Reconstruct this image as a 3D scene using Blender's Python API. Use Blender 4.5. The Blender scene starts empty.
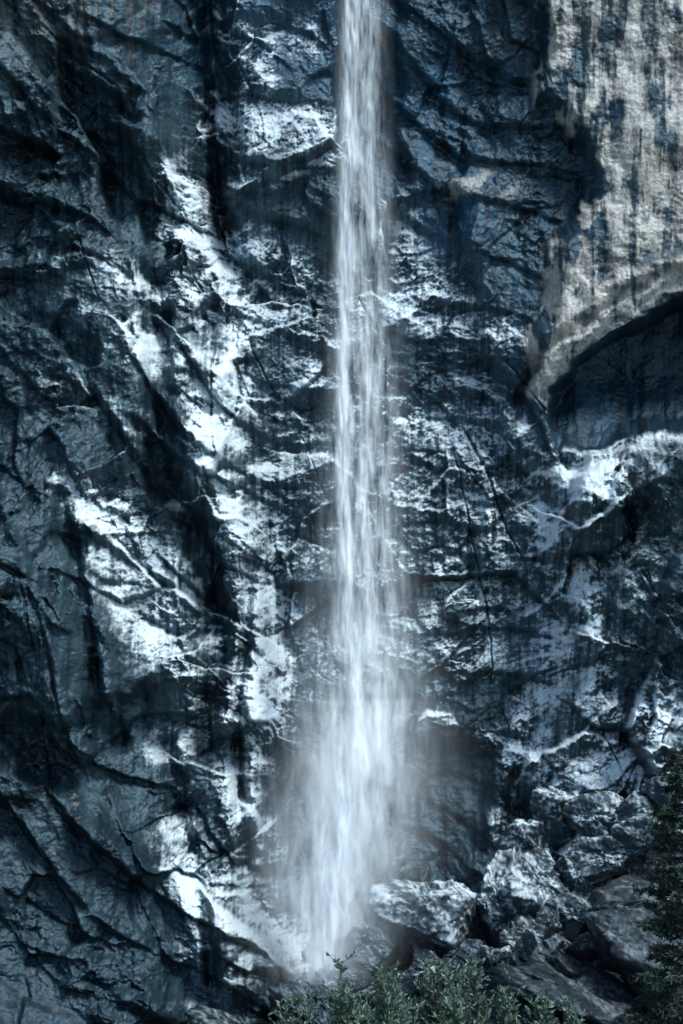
import bpy, math, random
import numpy as np
from mathutils import Vector
random.seed(7); rs=np.random.RandomState(11)
PX=0.06; DIST=150.0; CZ=20.0; VH=1024-CZ/PX
def W(u,v,y=0.0):
    k=(DIST+y)/DIST
    return ((u-341.5)*PX*k, y, CZ+(VH-v)*PX*k)
# ---------------- noise ----------------
def _h(ix,iy,s):
    a=(ix.astype(np.int64)*374761393+iy.astype(np.int64)*668265263+int(s)*1442695041)&0xFFFFFFFF
    a=((a^(a>>13))*1274126177)&0xFFFFFFFF
    a=((a^(a>>16))*2246822519)&0xFFFFFFFF
    a=a^(a>>15)
    return (a&0xFFFFFF)/float(0x1000000)
_ga=np.arange(4096)*6.2831853/4096;_gc=np.cos(_ga);_gs=np.sin(_ga)
def perlin(x,y,s=0):
    x0=np.floor(x);y0=np.floor(y);fx=x-x0;fy=y-y0
    ux=fx*fx*fx*(fx*(fx*6-15)+10);uy=fy*fy*fy*(fy*(fy*6-15)+10)
    def g(dx,dy):
        a=(_h(x0+dx,y0+dy,s)*4096).astype(np.int32)
        return _gc[a]*(fx-dx)+_gs[a]*(fy-dy)
    a=g(0,0);b=g(1,0);c=g(0,1);d=g(1,1)
    return ((a+(b-a)*ux)*(1-uy)+(c+(d-c)*ux)*uy)*1.5
def fbm(x,y,o=4,s=0,gain=.5):
    r=0;a=1;n=0
    for i in range(o):
        r=r+a*perlin(x*2**i+i*17.3,y*2**i+i*9.1,s+i*31);n+=a;a*=gain
    return r/n
def ridged(x,y,o=4,s=0,gain=.55):
    r=0;a=1;n=0
    for i in range(o):
        r=r+a*(1-np.abs(perlin(x*2**i+i*7.3,y*2**i+i*3.1,s+i*13))*2);n+=a;a*=gain
    return r/n
def cells(x,y,s):
    x0=np.floor(x);y0=np.floor(y)
    b1=np.full(x.shape,1e9);b2=b1.copy();qx=x0.copy();qy=y0.copy()
    for dx in(-1,0,1):
        for dy in(-1,0,1):
            cx=x0+dx;cy=y0+dy
            px=cx+_h(cx,cy,s);py=cy+_h(cx,cy,s+1)
            d=(x-px)**2+(y-py)**2
            m=d<b1
            b2=np.where(m,b1,np.minimum(b2,d));b1=np.where(m,d,b1);qx=np.where(m,px,qx);qy=np.where(m,py,qy)
    return qx,qy,np.sqrt(b2)-np.sqrt(b1)
def facets(x,y,s,fr=.55,off=.06):
    # planar facets that follow a smooth noise: angular rock instead of rounded lumps
    qx,qy,e=cells(x,y,s);h=.15
    n0=perlin(qx*fr,qy*fr,s+7);nx=perlin((qx+h)*fr,qy*fr,s+7);ny=perlin(qx*fr,(qy+h)*fr,s+7)
    r=_h(np.floor(qx*64),np.floor(qy*64),s+9)-.5
    r2=_h(np.floor(qx*64),np.floor(qy*64),s+10)-.5;r3=_h(np.floor(qx*64),np.floor(qy*64),s+11)-.5
    return n0+((nx-n0)/h+r2*.45)*(x-qx)+((ny-n0)/h+r3*.45)*(y-qy)+off*2*r,e
def ss(a,b,x):
    t=np.clip((x-a)/(b-a),0,1);return t*t*(3-2*t)
def rot(u,v,deg,sx,sy):
    c=math.cos(math.radians(deg));s=math.sin(math.radians(deg))
    return (u*c+v*s)/sx,(-u*s+v*c)/sy
def interp(v,pts):
    return np.interp(v,[p[0] for p in pts],[p[1] for p in pts])
def dline(u,v,pts):
    best=np.full(u.shape,1e18)
    for (ax,ay),(bx,by) in zip(pts[:-1],pts[1:]):
        dx=bx-ax;dy=by-ay;t=np.clip(((u-ax)*dx+(v-ay)*dy)/(dx*dx+dy*dy+1e-9),0,1)
        best=np.minimum(best,(u-ax-t*dx)**2+(v-ay-t*dy)**2)
    return np.sqrt(best)
def sdpoly(u,v,pts):
    d=dline(u,v,pts+[pts[0]]);ins=np.zeros(u.shape,bool)
    n=len(pts)
    for i in range(n):
        x1,y1=pts[i];x2,y2=pts[(i+1)%n]
        if y1==y2: continue
        c=((y1>v)!=(y2>v))&(u<(x2-x1)*(v-y1)/(y2-y1)+x1)
        ins^=c
    return np.where(ins,d,-d)
def blur(a,n):
    for _ in range(n):
        b=a.copy()
        b[1:-1]=(a[:-2]+a[2:]+2*a[1:-1])/4;a=b.copy()
        b[:,1:-1]=(a[:,:-2]+a[:,2:]+2*a[:,1:-1])/4;a=b
    return a
# ---------------- cliff ----------------
us=np.concatenate([np.linspace(-620,-24,70)[:-1],np.arange(-24,708,.88),np.linspace(708,1320,70)[1:]])
vs=np.concatenate([np.linspace(-560,-24,60)[:-1],np.arange(-24,1070,.88)])
U0,V0=np.meshgrid(us,vs)
LE=[(-600,190),(0,203),(130,214),(240,214),(330,243),(430,264),(520,284),(650,290),(800,294),(980,300),(1100,300)]
RE=[(-100,515),(300,515),(440,520),(540,540),(620,552),(700,535),(770,505),(860,494),(1100,470)]
TAN=[(528,-600),(1400,-600),(1400,290),(683,292),(625,322),(572,358),(548,405),(530,402),(527,335),(548,250),(584,185),(562,120),(530,100)]
ARCH=[(552,452),(547,405),(574,360),(626,326),(683,300),(950,290),(950,450),(683,436),(610,446)]
BLD=[(-700,700),(0,738),(65,758),(125,800),(165,850),(182,930),(188,1200),(-700,1200)]
RIB=[(-700,400),(0,452),(62,482),(100,540),(128,640),(135,720),(60,735),(-700,690)]
SPUR=[(150,120),(178,195),(222,280),(232,380),(212,470),(245,560),(262,680),(262,820)]
def macro(u,v,wu,wv):
    tl=np.interp(v,[p[0] for p in LE],[p[1] for p in LE])-u+wu
    D=6.0*ss(-4,90,tl)+2.2*ss(90,260,tl)+.004*np.clip(tl-200,0,600)
    D-=3.0*np.exp(-((tl+6)/13)**2)*ss(300,230,v)
    D+=2.2*np.exp(-(dline(u+wu*.5,v+wv*.5,SPUR)/26)**2)
    D+=2.2*np.exp(-((u-90)/70)**2-((v-300)/120)**2)
    D-=2.4*np.exp(-(dline(u+wu*.6,v+wv*.6,[(150,280),(165,400),(150,470),(178,500),(205,560),(215,640),(205,740)])/14)**2)
    D-=1.5*np.exp(-(dline(u+wu*.5,v+wv*.5,[(250,560),(248,640),(238,760),(248,860)])/8)**2)
    D-=1.7*np.exp(-(dline(u+wu*.5,v+wv*.5,[(60,500),(85,590),(90,680),(120,740)])/10)**2)
    D-=1.4*np.exp(-(dline(u+wu*.5,v+wv*.5,[(165,745),(180,830),(205,900),(215,980)])/9)**2)
    r=u-np.interp(v,[p[0] for p in RE],[p[1] for p in RE])+wu
    g=ss(425,500,v+wv+0.12*(u-560))
    D+=(3.6*ss(0,55,r)+2.4*ss(60,190,r))*g
    D+=1.2*ss(0,18,sdpoly(u+wu,v+wv,[(396,-600),(1400,-600),(1400,470),(500,470),(470,300),(448,206),(392,212)]))
    D+=1.8*ss(-2,22,sdpoly(u+wu,v+wv,TAN))
    sa=sdpoly(u+wu*.8,v+wv*.8,ARCH)
    D-=3.8*ss(-2,9,sa)*(1-.8*ss(370,450,v))
    D+=(.5*np.exp(-((sa+10)/8)**2)-.5*np.exp(-((sa+27)/5)**2)+.3*np.exp(-((sa+42)/9)**2))*ss(415,380,v)
    D+=2.4*ss(-3,40,sdpoly(u+wu,v+wv,BLD))
    D+=1.5*ss(-3,22,sdpoly(u+wu,v+wv,RIB))
    D+=1.8*ss(-2,10,sdpoly(u+wu*.6,v+wv*.6,[(200,-600),(345,-600),(340,150),(300,168),(262,188),(240,205),(222,240),(212,200)]))
    D-=1.5*ss(-6,30,sdpoly(u+wu,v+wv*.8,[(390,740),(400,720),(440,726),(515,738),(505,800),(492,860),(420,885),(385,870)]))
    D+=3.0*ss(860,1040,v)
    return D
z0=np.zeros_like(U0)
D0=macro(U0,V0,z0,z0)
k=DIST/(DIST-D0)
U=341.5+(U0-341.5)*k;V=VH+(V0-VH)*k
wx=fbm(U/70,V/70,4,5)*34;wy=fbm(U/70,V/70,4,55)*34
D=macro(U,V,wx*.6,wy*.6)
w2x=perlin(U/190,V/190,6)*34+fbm(U/24,V/24,3,8)*3.2;w2y=perlin(U/190,V/190,56)*34+fbm(U/24,V/24,3,58)*3.2
Uw=U+w2x;Vw=V+w2y
Led=U-np.interp(V,[p[0] for p in LE],[p[1] for p in LE])
mL=ss(20,-25,Led+wx*.5)
mR=ss(-10,25,U-np.interp(V,[p[0] for p in RE],[p[1] for p in RE])+wx*.5)*ss(420,470,V)
mT=ss(-3,8,sdpoly(U+wx*.6,V+wy*.6,TAN))
mA=ss(-2,8,sdpoly(U+wx*.48,V+wy*.48,ARCH))
mB=ss(-2,20,sdpoly(U+wx*.4,V+wy*.4,BLD))
mAl=ss(-4,22,sdpoly(U+wx*.7,V+wy*.7,[(300,736),(395,722),(510,742),(498,870),(400,885),(300,880)]))
mUR=ss(385,420,U)*ss(470,420,V)
smooth=np.clip(mA*.85+mT*.6+mUR*.3+mB*.25+mAl*.5,0,.92)
rough=.22+1.05*ss(-.25,.45,perlin(U/85,V/85,77)+.4*perlin(U/30,V/30,78))
def fset(degs,asp,seed,sc=(100,46,21,10,5)):
    big=0;sm=0
    for i,(s_,am) in enumerate(zip(sc,(3.1,1.9,.80,.34,.13))):
        p,q=rot(Uw,Vw,degs[i],s_*asp,s_)
        h,e=facets(p,q,seed+i*20)
        if i<2: big=big+am*h
        else: sm=sm+am*h*rough
    return np.stack([big,sm])
def saw(deg,per,asp,s,am):
    # bedding ledges without cross joints; height of every bed fades along its length
    p,q=rot(Uw,Vw,deg,per*asp,per)
    t=q+perlin(p*.8,q*.3,s+2)*.45
    f=t-np.floor(t);a=ss(-.2,.4,perlin(p*.9,np.floor(t)*3.7+.5,s+3))
    return am*(f-.45)*a*ss(1,.88,f)
def z2(a): return np.stack([a,a*0])
FL=fset([42,58,20,48,-10],1.6,1500)+z2(saw(40,70,2.2,71,2.0)+saw(50,30,2.0,72,.7)*rough)
FC=fset([28,-30,50,10,70],1.5,300)*.62+z2(saw(22,50,2.4,73,1.1)+saw(12,22,2.4,74,.4)*rough)
FR=fset([-58,-30,-75,20,50],1.5,1900)*1.05+z2(saw(118,46,2.4,75,1.2)+saw(-20,36,1.6,76,1.0)*rough)
F2=FL*mL+(1-mL)*(FC*(1-mR)+FR*mR)
crisp=ss(-.3,.25,perlin(U/55,V/55,79)+.5*perlin(U/20,V/20,80))
big=F2[0];sm=F2[1]
big=blur(big,8)*(1-crisp)+blur(big,2)*crisp
sm=blur(sm,3)*(1-crisp)+sm*crisp
F=big+sm
F=F*(1-smooth)+smooth*(fbm(U/16,V/120,4,91)*.2+fbm(U/60,V/90,3,92)*.9)
F=F+fbm(U/9,V/9,5,93,.64)*.30*(1-.5*smooth)*(.45+.55*rough)+ridged(Uw/34,Vw/34,5,94,.6)*.22*(1-smooth)
p,q=rot(U+w2x*.6,V+w2y*.6,72,540,120);_,_,e=cells(p,q,872)
F=F-.3*np.exp(-(e/.010)**2)*ss(.15,.4,perlin(U/110,V/110,882))*(1-mA)
D=D+F
X=(U0-341.5)*PX;Z=CZ+(VH-V0)*PX
Dz=np.gradient(D,axis=0)/np.gradient(Z,axis=0)
Dx=np.gradient(D,axis=1)/np.gradient(X,axis=1)
nl=np.sqrt(Dx**2+Dz**2+1);up=-Dz/nl;side=-Dx/nl
conv=D-blur(D,16);conv2=D-blur(D,3)
# ---- ice placement
ICE=[([(232,25),(300,45)],30,.7),([(228,120),(318,150)],32,1.0),([(240,185),(320,168)],14,.8),([(250,60),(285,130)],26,.85),
([(250,240),(328,270)],30,.75),([(262,310),(330,380)],30,.65),([(268,408),(330,372)],10,.95),([(285,450),(325,500)],25,.55),([(262,250),(262,330)],16,.75),
([(172,185),(212,250),(245,320),(238,400),(218,470),(236,540),(262,600)],24,1.08),([(185,505),(200,460),(216,400)],16,.95),
([(272,480),(284,560),(272,680),(250,760)],22,1.0),([(130,340),(205,395)],24,.78),([(110,275),(190,300)],24,.62),([(40,250),(105,330)],26,.35),
([(72,490),(150,560),(192,605)],22,.98),([(108,560),(150,650)],24,.78),([(150,600),(180,690)],24,.75),([(60,380),(130,430)],22,.35),
([(160,745),(235,705)],20,.8),([(175,850),(230,900),(288,955)],28,.85),([(232,780),(272,850)],24,.9),([(195,880),(190,960)],22,.5),([(245,940),(255,1010)],26,.5),
([(400,225),(440,300)],28,.85),([(400,310),(500,335)],32,.7),([(405,430),(505,440)],34,.8),([(400,490),(525,520)],34,.65),([(415,560),(530,600)],34,.65),([(400,640),(525,655)],28,.6),
([(470,380),(510,420)],20,.6),([(400,714),(505,734)],5,.8),
([(530,465),(600,485)],30,1.05),([(540,520),(582,620)],28,.98),([(600,455),(690,440)],14,.5),([(562,640),(520,760)],28,.95),([(600,700),(665,720)],28,.75),
([(560,780),(645,770)],28,.75),([(510,850),(600,850)],26,.75),([(640,560),(600,640)],24,.5),([(520,760),(505,840)],18,.9),([(590,640),(600,780)],26,.7),([(660,700),(680,800)],22,.5)]
ice=np.zeros_like(U)
for pts,w,st in ICE:
    d=dline(U+wx*.6,V+wy*.6,pts)
    ice=np.maximum(ice,st*np.exp(-(d/w)**2))
region=.44*ss(215,300,V)*ss(760,640,V)*ss(-20,20,Led)*(1-mR)*(1-mUR*.6)+.38*mR*ss(720,600,U)+(.05+.28*np.exp(-((Led+50)/60)**2))*mL*ss(200,320,V)+.2*ss(340,240,U)*ss(210,240,U)*ss(260,200,V)
ice=np.maximum(ice,region)
ice*=(1-.9*mA)*(1-mT*.8)*(1-mB*.85)
ice*=(1-.85*mAl)
streak=fbm(U/4.5,V/55,4,201,.6);splot=fbm(U/26,V/22,5,202,.6);fine=fbm(U/3.2,V/4,3,203,.75);brk=fbm(U/38,V/46,4,205,.6)
ice=ice*np.clip(.88+1.1*brk,.3,1.2)
vein=ridged(Uw/26+fine*.15,Vw/20,5,204,.62)
upb=np.clip(up*1.0+side*.45*mL-side*.3*mR,-1,1)
pot=ice*.95+ .95*upb*(.2+ice)+conv*.65*(.15+ice)+np.clip(conv2*8,-.7,.9)*(.14+.6*ice)+(streak*.95+splot*.6+fine*.65)*(.28+.58*ice)+(vein-.5)*.8*(.15+ice)
frost=ss(.34,1.34,pot)
# ---- colour
def col(*c): return np.array(c,float)
n1=fbm(U/40,V/55,5,301)*.5+.5;n2=fbm(U/7,V/32,4,302,.6)*.5+.5;n3=fbm(U/3,V/3,2,303)*.5+.5
dark=col(.006,.016,.023);mid=col(.038,.074,.096);blu=col(.016,.066,.125);tan=col(.45,.47,.435);blk_=col(.004,.010,.015)
stain=fbm(U/9,V/150,4,311,.6)
t=np.clip(.18+1.1*(n1-.3)+.8*(n2-.5)+1.3*stain,0,1)[...,None]
C=dark*(1-t)+mid*t
def mixc(c,m):
    global C
    C=C*(1-m[...,None])+c*m[...,None]
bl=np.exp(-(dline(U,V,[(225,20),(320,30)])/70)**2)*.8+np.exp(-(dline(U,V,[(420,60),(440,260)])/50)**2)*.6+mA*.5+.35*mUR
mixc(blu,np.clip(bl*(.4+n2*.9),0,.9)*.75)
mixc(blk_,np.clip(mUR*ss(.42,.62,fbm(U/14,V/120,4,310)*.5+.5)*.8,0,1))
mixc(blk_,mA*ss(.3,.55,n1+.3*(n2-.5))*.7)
mixc(dark,mB*.55)
drip=fbm(U/11,V/140,5,320,.6);patch=fbm(U/34,V/44,5,321,.62)
inT=sdpoly(U+wx*.6,V+wy*.6,TAN)
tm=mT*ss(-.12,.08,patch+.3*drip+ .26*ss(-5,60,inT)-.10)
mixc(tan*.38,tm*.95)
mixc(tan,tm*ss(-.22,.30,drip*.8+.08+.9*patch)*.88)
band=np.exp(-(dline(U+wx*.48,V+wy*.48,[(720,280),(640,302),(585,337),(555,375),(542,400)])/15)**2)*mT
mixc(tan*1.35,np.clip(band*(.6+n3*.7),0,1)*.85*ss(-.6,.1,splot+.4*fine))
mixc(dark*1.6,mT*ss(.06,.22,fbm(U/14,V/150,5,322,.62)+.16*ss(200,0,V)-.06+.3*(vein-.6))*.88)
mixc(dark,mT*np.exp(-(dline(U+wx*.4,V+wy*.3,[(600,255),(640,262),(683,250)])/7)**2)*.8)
lt=np.exp(-(dline(U,V,[(20,0),(120,5)])/50)**2)
mixc(tan*.30,np.clip(lt*ss(-.1,.4,drip+.05+.4*patch),0,1)*.7)
sp=np.exp(-(dline(U,V,[(440,185),(500,185)])/16)**2)*ss(.0,.2,splot+.1*fine);mixc(tan*.7,sp*.8)
sp=ss(.33,.43,fbm(U/12,V/7,4,331))*ss(.02,.2,perlin(U/90,V/90,332));mixc(tan*.4,sp*.6*(1-mA))
mixc(col(.06,.064,.055),np.clip(mR*ss(.5,.75,fbm(U/40,V/30,4,340)*.5+.5)*.4+.3*ss(880,960,V)*ss(480,560,U),0,1))
C*=(.6+.8*n3)[...,None]
icec=col(.70,.86,.94)
fl=np.clip(ice*1.0,0,1)*ss(-.2,.35,streak+splot*.7+fine*.2)*(1-mA)*(1-mT)
mixc(col(.15,.26,.33),fl*.6)
mixc(icec,frost*(.76+.24*n2))
C=np.clip(C,.003,.92)
def grid_mesh(name,X,Y,Z,attrs={},colr=None,flip=False):
    nr,nc=X.shape
    co=np.stack([X,Y,Z],-1).reshape(-1,3).astype(np.float32)
    i=np.arange(nr*nc).reshape(nr,nc)
    q=np.stack([i[1:,:-1],i[1:,1:],i[:-1,1:],i[:-1,:-1]],-1).reshape(-1,4)
    if flip:q=q[:,::-1]
    me=bpy.data.meshes.new(name);me.vertices.add(len(co));me.vertices.foreach_set('co',co.ravel())
    me.loops.add(q.size);me.loops.foreach_set('vertex_index',q.ravel().astype(np.int32))
    me.polygons.add(len(q));me.polygons.foreach_set('loop_start',np.arange(0,q.size,4,dtype=np.int32))
    me.polygons.foreach_set('use_smooth',np.ones(len(q),bool))
    for k_,a in attrs.items():
        at=me.attributes.new(k_,'FLOAT','POINT');at.data.foreach_set('value',a.ravel().astype(np.float32))
    if colr is not None:
        at=me.attributes.new('Col','FLOAT_COLOR','POINT')
        at.data.foreach_set('color',np.concatenate([colr.reshape(-1,3),np.ones((len(co),1))],1).astype(np.float32).ravel())
    me.update();ob=bpy.data.objects.new(name,me);bpy.context.collection.objects.link(ob);return ob
# ---------------- materials ----------------
def newmat(name):
    m=bpy.data.materials.new(name);m.use_nodes=True;nt=m.node_tree;nt.nodes.clear();return m,nt
def rockmat(name,sc=1.0):
    m,nt=newmat(name);N=nt.nodes;L=nt.links
    o=N.new('ShaderNodeOutputMaterial');b=N.new('ShaderNodeBsdfPrincipled');L.new(b.outputs[0],o.inputs[0])
    a=N.new('ShaderNodeAttribute');a.attribute_name='Col';f=N.new('ShaderNodeAttribute');f.attribute_name='frost'
    tc=N.new('ShaderNodeTexCoord')
    n=N.new('ShaderNodeTexNoise');n.inputs['Scale'].default_value=6*sc;n.inputs['Detail'].default_value=5;n.inputs['Roughness'].default_value=.7;L.new(tc.outputs['Object'],n.inputs['Vector'])
    mr=N.new('ShaderNodeMapRange');mr.inputs['From Min'].default_value=.3;mr.inputs['From Max'].default_value=.7;mr.inputs['To Min'].default_value=.65;mr.inputs['To Max'].default_value=1.3;L.new(n.outputs[0],mr.inputs[0])
    mx=N.new('ShaderNodeVectorMath');mx.operation='SCALE';L.new(a.outputs['Color'],mx.inputs[0]);L.new(mr.outputs[0],mx.inputs['Scale'])
    L.new(mx.outputs[0],b.inputs['Base Color'])
    b.inputs['Specular Tint'].default_value=(.50,.78,1,1)
    r=N.new('ShaderNodeMapRange');r.inputs['To Min'].default_value=.30;r.inputs['To Max'].default_value=.55;L.new(f.outputs['Fac'],r.inputs[0]);L.new(r.outputs[0],b.inputs['Roughness'])
    n2=N.new('ShaderNodeTexNoise');n2.inputs['Scale'].default_value=2.6*sc;n2.inputs['Detail'].default_value=7;n2.inputs['Roughness'].default_value=.66;L.new(tc.outputs['Object'],n2.inputs['Vector'])
    bp=N.new('ShaderNodeBump');bp.inputs['Strength'].default_value=.75;bp.inputs['Distance'].default_value=.15/sc;L.new(n2.outputs[0],bp.inputs['Height']);L.new(bp.outputs[0],b.inputs['Normal'])
    return m
M_rock=rockmat('wet_icy_granite')
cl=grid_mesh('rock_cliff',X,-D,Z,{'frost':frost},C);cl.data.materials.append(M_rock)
tx=X[0];tt=np.linspace(0,1,30)[:,None]
TX=np.repeat(tx[None],30,0);TY=(-D[0])[None]*(1-tt)+tt*150;TZ=Z[0][None]+tt*25+fbm(TX/12,TY/12,4,7)*5*tt
ct=grid_mesh('hills',TX[::-1],TY[::-1],TZ[::-1],{'frost':TX*0},np.ones(TX.shape+(3,))*.14);ct.data.materials.append(M_rock)
# ---------------- boulders ----------------
import bmesh
def boulder(u,v,ru,rv,y,seed,tone=.08,ice_amt=.3,tilt=0,warm=0,dep=1.0):
    r=np.random.RandomState(seed)
    bm=bmesh.new();bmesh.ops.create_icosphere(bm,subdivisions=6 if ru>25 else 5,radius=1)
    me=bpy.data.meshes.new('boulder');bm.to_mesh(me);bm.free()
    n=len(me.vertices);co=np.zeros(n*3,np.float32);me.vertices.foreach_get('co',co);d=co.reshape(-1,3).astype(float)
    rad=np.full(n,1.35)
    for _ in range(9):
        nn=r.normal(size=3);nn/=np.linalg.norm(nn);dd=.5+.4*r.rand()
        dot=d@nn;rad=np.where(dot>.05,np.minimum(rad,dd/np.maximum(dot,.05)),rad)
    a=d[:,0]*2.3+d[:,2]*1.1+seed;b=d[:,1]*2.1+d[:,2]*1.7
    rad+=fbm(a,b,5,seed,.6)*.05+fbm(a*5,b*5,3,seed+3,.7)*.03
    f1,e1=facets(a*1.1,b*1.1,seed,off=.12);f2,_=facets(a*3,b*3,seed+5,off=.12);rad+=f1*.13+f2*.05-np.exp(-(e1/.04)**2)*.03
    p=d*rad[:,None]
    k=(DIST+y)/DIST*PX
    p*=np.array([ru*k,max(ru,rv)*k*dep,rv*k])
    t=math.radians(tilt);c,s=math.cos(t),math.sin(t)
    p=np.stack([p[:,0]*c-p[:,2]*s,p[:,1],p[:,0]*s+p[:,2]*c],-1)
    me.vertices.foreach_set('co',p.astype(np.float32).ravel())
    me.polygons.foreach_set('use_smooth',np.ones(len(me.polygons),bool));me.update()
    nr=np.zeros(n*3,np.float32);me.vertices.foreach_get('normal',nr);nz=nr.reshape(-1,3)[:,2]
    nn_=fbm(p[:,0]*.9+p[:,1]*.5,p[:,2]*.9-p[:,1]*.4,5,seed+9,.65)
    nf=fbm(p[:,0]*5+p[:,1],p[:,2]*4,3,seed+19,.65)
    fr=ss(.38,1.3,ice_amt*1.05+nz*.35+nn_*1.3+nf*1.0)*min(1,ice_amt*2)
    base=np.array([.60+.38*warm,.98,1.24-.42*warm])*tone
    cc=base*(.6+.8*(nn_+.5))[:,None]*(.8+.7*nf)[:,None]
    cc=cc*(1-fr[:,None])+np.array([.66,.82,.90])*fr[:,None]
    at=me.attributes.new('Col','FLOAT_COLOR','POINT');at.data.foreach_set('color',np.concatenate([np.clip(cc,.004,.9),np.ones((n,1))],1).astype(np.float32).ravel())
    at=me.attributes.new('frost','FLOAT','POINT');at.data.foreach_set('value',fr.astype(np.float32))
    me.materials.append(M_rock)
    ob=bpy.data.objects.new('boulder',me);ob.location=W(u,v,y);bpy.context.collection.objects.link(ob);return ob
B=[(440,915,60,50,-9,1,.10,.46,8,.2),(365,945,48,38,-9,2,.05,.2,0,0),(503,905,34,46,-10,3,.05,.38,20,0),(540,885,34,30,-11,4,.05,.38,-15,0),
(575,868,28,24,-11,41,.05,.38,0,0),(612,858,34,26,-11,5,.05,.36,14,0),(652,848,32,28,-11.5,47,.05,.34,-10,0),(685,840,34,34,-12,42,.05,.28,-20,0),(535,945,48,30,-13,6,.05,.28,-12,.3),(585,920,34,22,-13.5,48,.05,.24,-8,.2),(632,912,56,24,-14,7,.07,.1,14,.4),(650,965,60,36,-17,8,.045,.12,-28,.3),
(525,835,24,26,-8.5,43,.05,.46,10,0),(668,795,30,24,-10,44,.05,.34,-12,0),(630,815,26,20,-10,49,.05,.36,18,0),(595,822,28,22,-9.5,45,.05,.40,8,0),(556,806,24,24,-8,46,.05,.45,-20,0),
(585,1000,74,34,-17,9,.035,.12,-18,.2),(490,985,74,34,-15,10,.03,.12,6,0),(405,1000,62,30,-14,11,.03,.12,0,0),(318,1008,44,26,-13,12,.03,.12,0,0),
(235,1030,50,22,-13,13,.03,.2,0,0),(680,1010,60,34,-18,14,.03,.1,-30,.3),(520,1025,60,24,-18,15,.03,.1,0,.3),(700,900,50,50,-14,16,.04,.2,0,.4),
(345,985,26,18,-11,17,.05,.25,0,0),(470,955,26,20,-12,18,.05,.3,0,0),(595,945,24,18,-15,19,.06,.2,10,.5),(430,968,22,16,-12,20,.06,.3,0,0)]
for b in B: boulder(*b)
for i in range(64):
    uu=random.uniform(390,690)
    boulder(uu,random.uniform(1015-.46*(uu-330),1015),random.uniform(7,19),random.uniform(6,15),random.uniform(-18,-12.5),50+i,random.uniform(.025,.06),random.uniform(.05,.38),random.uniform(-35,35),random.random()*.4)
# ---------------- ground ----------------
gx=np.concatenate([np.linspace(-900,-60,30)[:-1],np.linspace(-60,60,160),np.linspace(60,900,30)[1:]]);gy=np.concatenate([np.linspace(-1400,-170,30)[:-1],np.linspace(-170,12,240)])
GX,GY=np.meshgrid(gx,gy)
GZ=np.interp(GY,[-400,-160,-150,-130,-100,-90,-60,-30,-12,12],[16,18,18,15.2,11.2,9.4,3,-1,.2,.8])+fbm(GX/9,GY/9,5,400)*.7
GC=np.ones(GX.shape+(3,))*np.array([.06,.065,.05])*(1+.8*fbm(GX/5,GY/5,4,401))[...,None]
g=grid_mesh('ground',GX,GY,GZ,{'frost':GX*0},GC,flip=True);g.data.materials.append(M_rock)
# ---------------- waterfall ----------------
wf=bpy.data.objects.new('waterfall',None);bpy.context.collection.objects.link(wf)
CEN=[(-600,366),(0,365),(100,363),(200,363),(300,365),(400,366),(500,363),(600,367),(700,368),(800,350),(900,330),(990,320)]
HW=[(-600,16),(0,16),(100,17),(200,19),(300,24),(400,29),(500,34),(600,41),(700,50),(800,60),(900,54),(990,40)]
HEADS=[(350,60,9,120,.7),(346,120,8,130,.7),(372,75,9,110,.4),(350,190,8,110,.5),(374,245,11,110,.8),(346,262,8,120,.8),(345,340,9,120,.7),(386,310,10,110,.5),(344,430,11,140,.7),
(376,400,11,130,.5),(341,520,10,110,.6),(352,585,14,140,.9),(385,500,11,110,.45),(372,655,17,140,.9),(392,610,9,110,.5),(352,700,12,120,.6),(380,765,18,150,.8),(345,800,22,160,.8),(360,850,24,150,.65),(332,900,26,150,.9),(316,968,26,130,1.0),(345,940,22,130,.8)]
m,nt=newmat('falling_water');N=nt.nodes;L=nt.links
o=N.new('ShaderNodeOutputMaterial');df=N.new('ShaderNodeBsdfDiffuse');df.inputs[0].default_value=(.80,.92,.98,1)
tl_=N.new('ShaderNodeBsdfTranslucent');tl_.inputs[0].default_value=(.80,.92,.98,1);mm=N.new('ShaderNodeMixShader');mm.inputs[0].default_value=.08
L.new(df.outputs[0],mm.inputs[1]);L.new(tl_.outputs[0],mm.inputs[2])
tr=N.new('ShaderNodeBsdfTransparent');mz=N.new('ShaderNodeMixShader');at=N.new('ShaderNodeAttribute');at.attribute_name='spray'
L.new(at.outputs['Fac'],mz.inputs[0]);L.new(tr.outputs[0],mz.inputs[1]);L.new(mm.outputs[0],mz.inputs[2]);L.new(mz.outputs[0],o.inputs[0])
M_w=m
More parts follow.
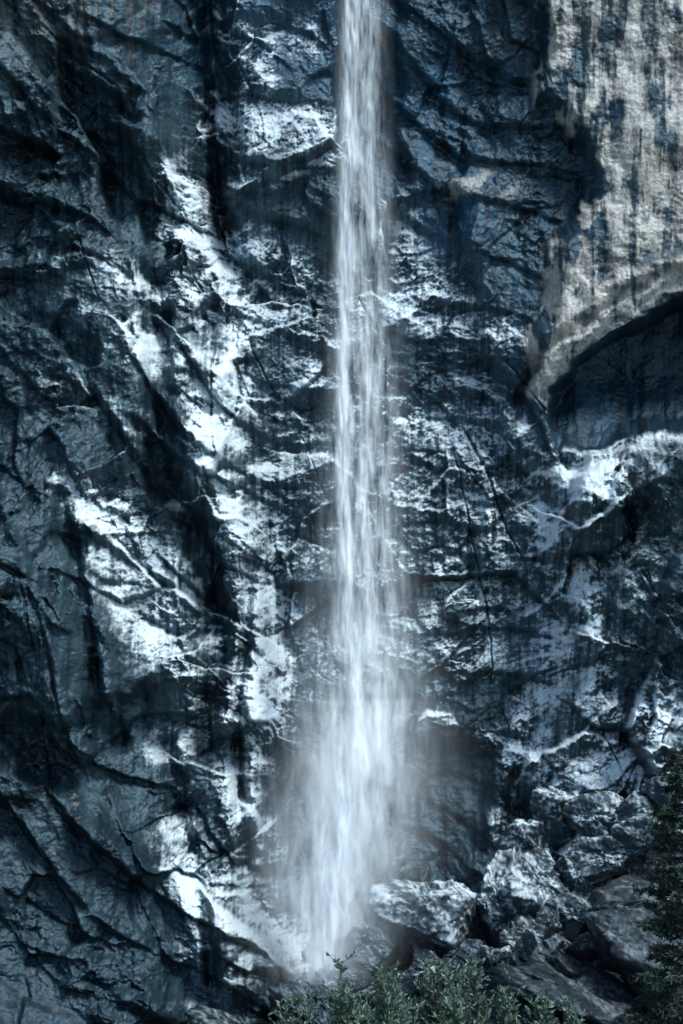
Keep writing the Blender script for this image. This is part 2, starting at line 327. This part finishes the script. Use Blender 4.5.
for si,(yy,amp) in enumerate([(-6.4,.95),(-7.2,1.0)]):
    a=np.linspace(-2.3,2.3,190);vv=np.concatenate([np.arange(-560,-20,8.),np.arange(-20,1004,2.)])
    A,VV=np.meshgrid(a,vv)
    UU=interp(VV,CEN)+A*interp(VV,HW)
    w=fbm(UU/20,VV/60,3,600+si)*(5+6*ss(300,800,VV))
    s1=fbm((UU+w)/6.5,VV/110,4,610+si,.55);s2=fbm((UU+w)/15,VV/60,4,620+si,.6);s3=fbm(UU/3,VV/11,3,630+si,.7)
    prof=np.exp(-(np.abs(A)/.85)**2.0)
    den=prof*(.20+.06*ss(500,800,VV)+.38*s1+.62*s2+.08*s3)
    den+=.42*np.exp(-(((UU+w-interp(VV,[(-600,351),(0,352),(300,346),(520,343),(620,352),(720,366),(800,350),(985,320)]))/7)**2))*(.8+.8*s1+s3*.25)
    for (hx,hy,hw,ln,st) in HEADS:
        tt_=(hy-VV)/ln;tp=np.clip(tt_,0,None)
        wd=hw*np.sqrt(tp+1e-4)*1.2+.6
        den+=st*.48*np.exp(-((UU+w*.8-hx)/wd)**2)*np.exp(-tp*1.9)*ss(-.03,.10,tt_)*(.8+.7*s1+.3*s3)
    den*=ss(2.3,1.2,np.abs(A))*ss(1002,958,VV+8*s2)
    den=np.clip(den*amp,0,.95)
    yb=yy-np.interp(VV,[0,700,985],[0,0,3.5])
    kk=(DIST+yb)/DIST
    s_=grid_mesh('water_sheet',(UU-341.5)*PX*kk,yb+fbm(UU/12,VV/60,3,640+si)*.3,CZ+(VH-VV)*PX*kk,{'spray':den});s_.data.materials.append(M_w);s_.parent=wf
A,VV=np.meshgrid(np.linspace(225,550,170),np.linspace(520,1015,240))
n=fbm(A/60,VV/110,4,700,.5);nf=fbm(A/14,VV/40,3,710)
cx=interp(VV,[(520,366),(720,368),(800,358),(880,338),(1010,318)]);wd=interp(VV,[(520,38),(700,56),(800,66),(880,58),(960,42),(1010,32)])
den=.44*np.exp(-(np.abs((A-cx+n*22)/wd))**2)*ss(520,820,VV)*ss(1008,950,VV)*(.85+.9*n+.5*nf)
den=np.clip(den,0,.8)*ss(225,280,A)*ss(550,470,A)
yb=-8.8-np.interp(VV,[0,700,985],[0,0,3.0])-1.2*np.cos((A-390)/130*1.5)
kk=(DIST+yb)/DIST
s_=grid_mesh('mist_veil',(A-341.5)*PX*kk,yb,CZ+(VH-VV)*PX*kk,{'spray':den});s_.data.materials.append(M_w);s_.parent=wf
# ---------------- vegetation ----------------
def leafmat(name,c1,c2,sc=3):
    m,nt=newmat(name);N=nt.nodes;L=nt.links
    o=N.new('ShaderNodeOutputMaterial');b=N.new('ShaderNodeBsdfPrincipled');b.inputs['Roughness'].default_value=.6
    a=N.new('ShaderNodeAttribute');a.attribute_name='shade';r=N.new('ShaderNodeMix');r.data_type='RGBA';r.inputs[6].default_value=(*c1,1);r.inputs[7].default_value=(*c2,1)
    L.new(a.outputs['Fac'],r.inputs[0]);L.new(r.outputs[2],b.inputs['Base Color']);L.new(b.outputs[0],o.inputs[0]);return m
M_leaf=leafmat('shrub_leaves',(.035,.085,.065),(.14,.22,.17));M_need=leafmat('needles',(.010,.030,.024),(.03,.07,.05));M_bark=leafmat('bark',(.05,.04,.035),(.07,.06,.05))
class MB:
    def __init__(s):s.v=[];s.f=[];s.mi=[];s.sh=[]
    def tube(s,a,b,ra,rb,mi=1,n=5):
        a=Vector(a);b=Vector(b);d=(b-a).normalized();x=d.orthogonal().normalized();y=d.cross(x);k=len(s.v)
        for p,r in((a,ra),(b,rb)):
            for i in range(n):
                t=6.2832*i/n;s.v.append(p+x*math.cos(t)*r+y*math.sin(t)*r);s.sh.append(random.random())
        for i in range(n):
            j=(i+1)%n;s.f.append((k+i,k+j,k+n+j,k+n+i));s.mi.append(mi)
    def leaf(s,p,d,l,w,mi=0):
        d=d.normalized();x=d.cross(Vector((random.gauss(0,1),random.gauss(0,1),random.gauss(0,1)))).normalized();k=len(s.v);h=random.random()
        for q in(p,p+d*l*.5+x*w,p+d*l,p+d*l*.5-x*w): s.v.append(q);s.sh.append(h)
        s.f.append((k,k+1,k+2,k+3));s.mi.append(mi)
    def make(s,name,mats,loc=(0,0,0)):
        me=bpy.data.meshes.new(name);me.from_pydata([tuple(v) for v in s.v],[],s.f)
        for m in mats:me.materials.append(m)
        me.polygons.foreach_set('material_index',s.mi)
        at=me.attributes.new('shade','FLOAT','POINT');at.data.foreach_set('value',s.sh)
        me.update();ob=bpy.data.objects.new(name,me);ob.location=loc;bpy.context.collection.objects.link(ob)
def gz(x,y):
    i=np.argmin(abs(gy-y));j=np.argmin(abs(gx-x));return GZ[i,j]
def shrub(u,vtop,y,spread,nst):
    x,_,zt=W(u,vtop,y);z=gz(x,y)-.1;H=zt-z;mb=MB()
    for i in range(nst):
        hh=H*random.uniform(.55,1.05);ang=random.uniform(0,6.283);sp=spread*random.uniform(.1,1)
        tip=Vector((math.cos(ang)*sp,math.sin(ang)*sp,hh*(1-.2*sp/spread)));mid=Vector((tip.x*.35,tip.y*.35,hh*.55))
        mb.tube((0,0,0),mid,.02,.012);mb.tube(mid,tip,.012,.004)
        for k in range(9):
            t=random.uniform(.15,1);b=mid.lerp(tip,t);dr=Vector((random.gauss(0,.4),random.gauss(0,.4),random.uniform(.4,1.1))).normalized();ln=random.uniform(.15,.42)
            e=b+dr*ln;mb.tube(b,e,.005,.002,n=3)
            for q in range(13):
                p=b.lerp(e,random.random());mb.leaf(p,dr+Vector((random.gauss(0,.55),random.gauss(0,.55),random.gauss(0,.4))),random.uniform(.09,.16),random.uniform(.014,.028))
    mb.make('shrub',[M_leaf,M_bark],(x,y,z))
for u,vt,y,sp,n in [(305,984,-98,.45,13),(345,962,-99,.5,20),(385,952,-101,.45,22),(435,935,-100,.5,26),(472,950,-97,.5,22),(504,980,-99,.4,15),(535,994,-102,.4,13),(410,975,-104,.5,18),(565,1006,-100,.35,11),(282,1004,-100,.35,11),(365,1000,-97,.45,14),(450,985,-104,.45,15)]:
    shrub(u,vt,y,sp,n)
def conifer(u,vtop,y,R):
    x,_,zt=W(u,vtop,y);z=gz(x,y)-.3;H=zt-z;mb=MB()
    segs=10
    for i in range(segs): mb.tube((0,0,H*i/segs),(0,0,H*(i+1)/segs),.22*(1-i/segs)+.02,.22*(1-(i+1)/segs)+.015,n=8)
    nb=170
    for i in range(nb):
        t=.12+.86*(i/nb);h=H*t;r=R*(1-t)**.45*random.uniform(.6,1.15)+.15;a=i*2.4+random.uniform(-.3,.3)
        e=Vector((math.cos(a)*r,math.sin(a)*r,h-.12*r+random.uniform(-.1,.3)));s=Vector((0,0,h));mb.tube(s,e,.03,.008,n=3)
        for k in range(int(12+30*r)):
            q=random.uniform(.2,1);b=s.lerp(e,q);sd=Vector((-math.sin(a),math.cos(a),0))*random.choice((-1,1));dr=(sd*random.uniform(.3,1)+(e-s).normalized()*.7+Vector((0,0,random.gauss(0,.3)))).normalized();ln=random.uniform(.12,.38)*(1.2-q*.5)
            for w in range(6):
                mb.leaf(b+dr*ln*random.random(),dr+Vector((random.gauss(0,.45),random.gauss(0,.45),random.gauss(0,.45))),random.uniform(.12,.22),.026)
    mb.make('pine_tree',[M_need,M_bark],(x,y,z))
conifer(688,748,-72,2.0)
# ---------------- light ----------------
w=bpy.data.worlds.new('World');bpy.context.scene.world=w;w.use_nodes=True;nt=w.node_tree
bg=nt.nodes['Background'];sk=nt.nodes.new('ShaderNodeTexSky');sk.sky_type='NISHITA';sk.sun_disc=False
EL=math.radians(54);AZ=math.radians(135)
sk.sun_elevation=EL;sk.sun_rotation=AZ;nt.links.new(sk.outputs[0],bg.inputs[0]);bg.inputs[1].default_value=.15
sd=Vector((math.sin(AZ)*math.cos(EL),math.cos(AZ)*math.cos(EL),math.sin(EL)))
sl=bpy.data.lights.new('sun','SUN');sl.energy=4.3;sl.angle=math.radians(18);sl.color=(1,.985,.96);so=bpy.data.objects.new('sun',sl);so.rotation_euler=sd.to_track_quat('Z','Y').to_euler();bpy.context.collection.objects.link(so)
cam=bpy.data.cameras.new('camera');co_=bpy.data.objects.new('camera',cam);bpy.context.collection.objects.link(co_)
co_.location=(0,-DIST,CZ);co_.rotation_euler=(math.radians(90),0,0);cam.sensor_fit='VERTICAL';cam.sensor_height=36;cam.lens=36*DIST/(1024*PX);cam.shift_y=(1024*PX/2-CZ)/(1024*PX)
cam.clip_end=5000
bpy.context.scene.camera=co_
bpy.context.scene.view_settings.view_transform='Standard';bpy.context.scene.view_settings.look='None'
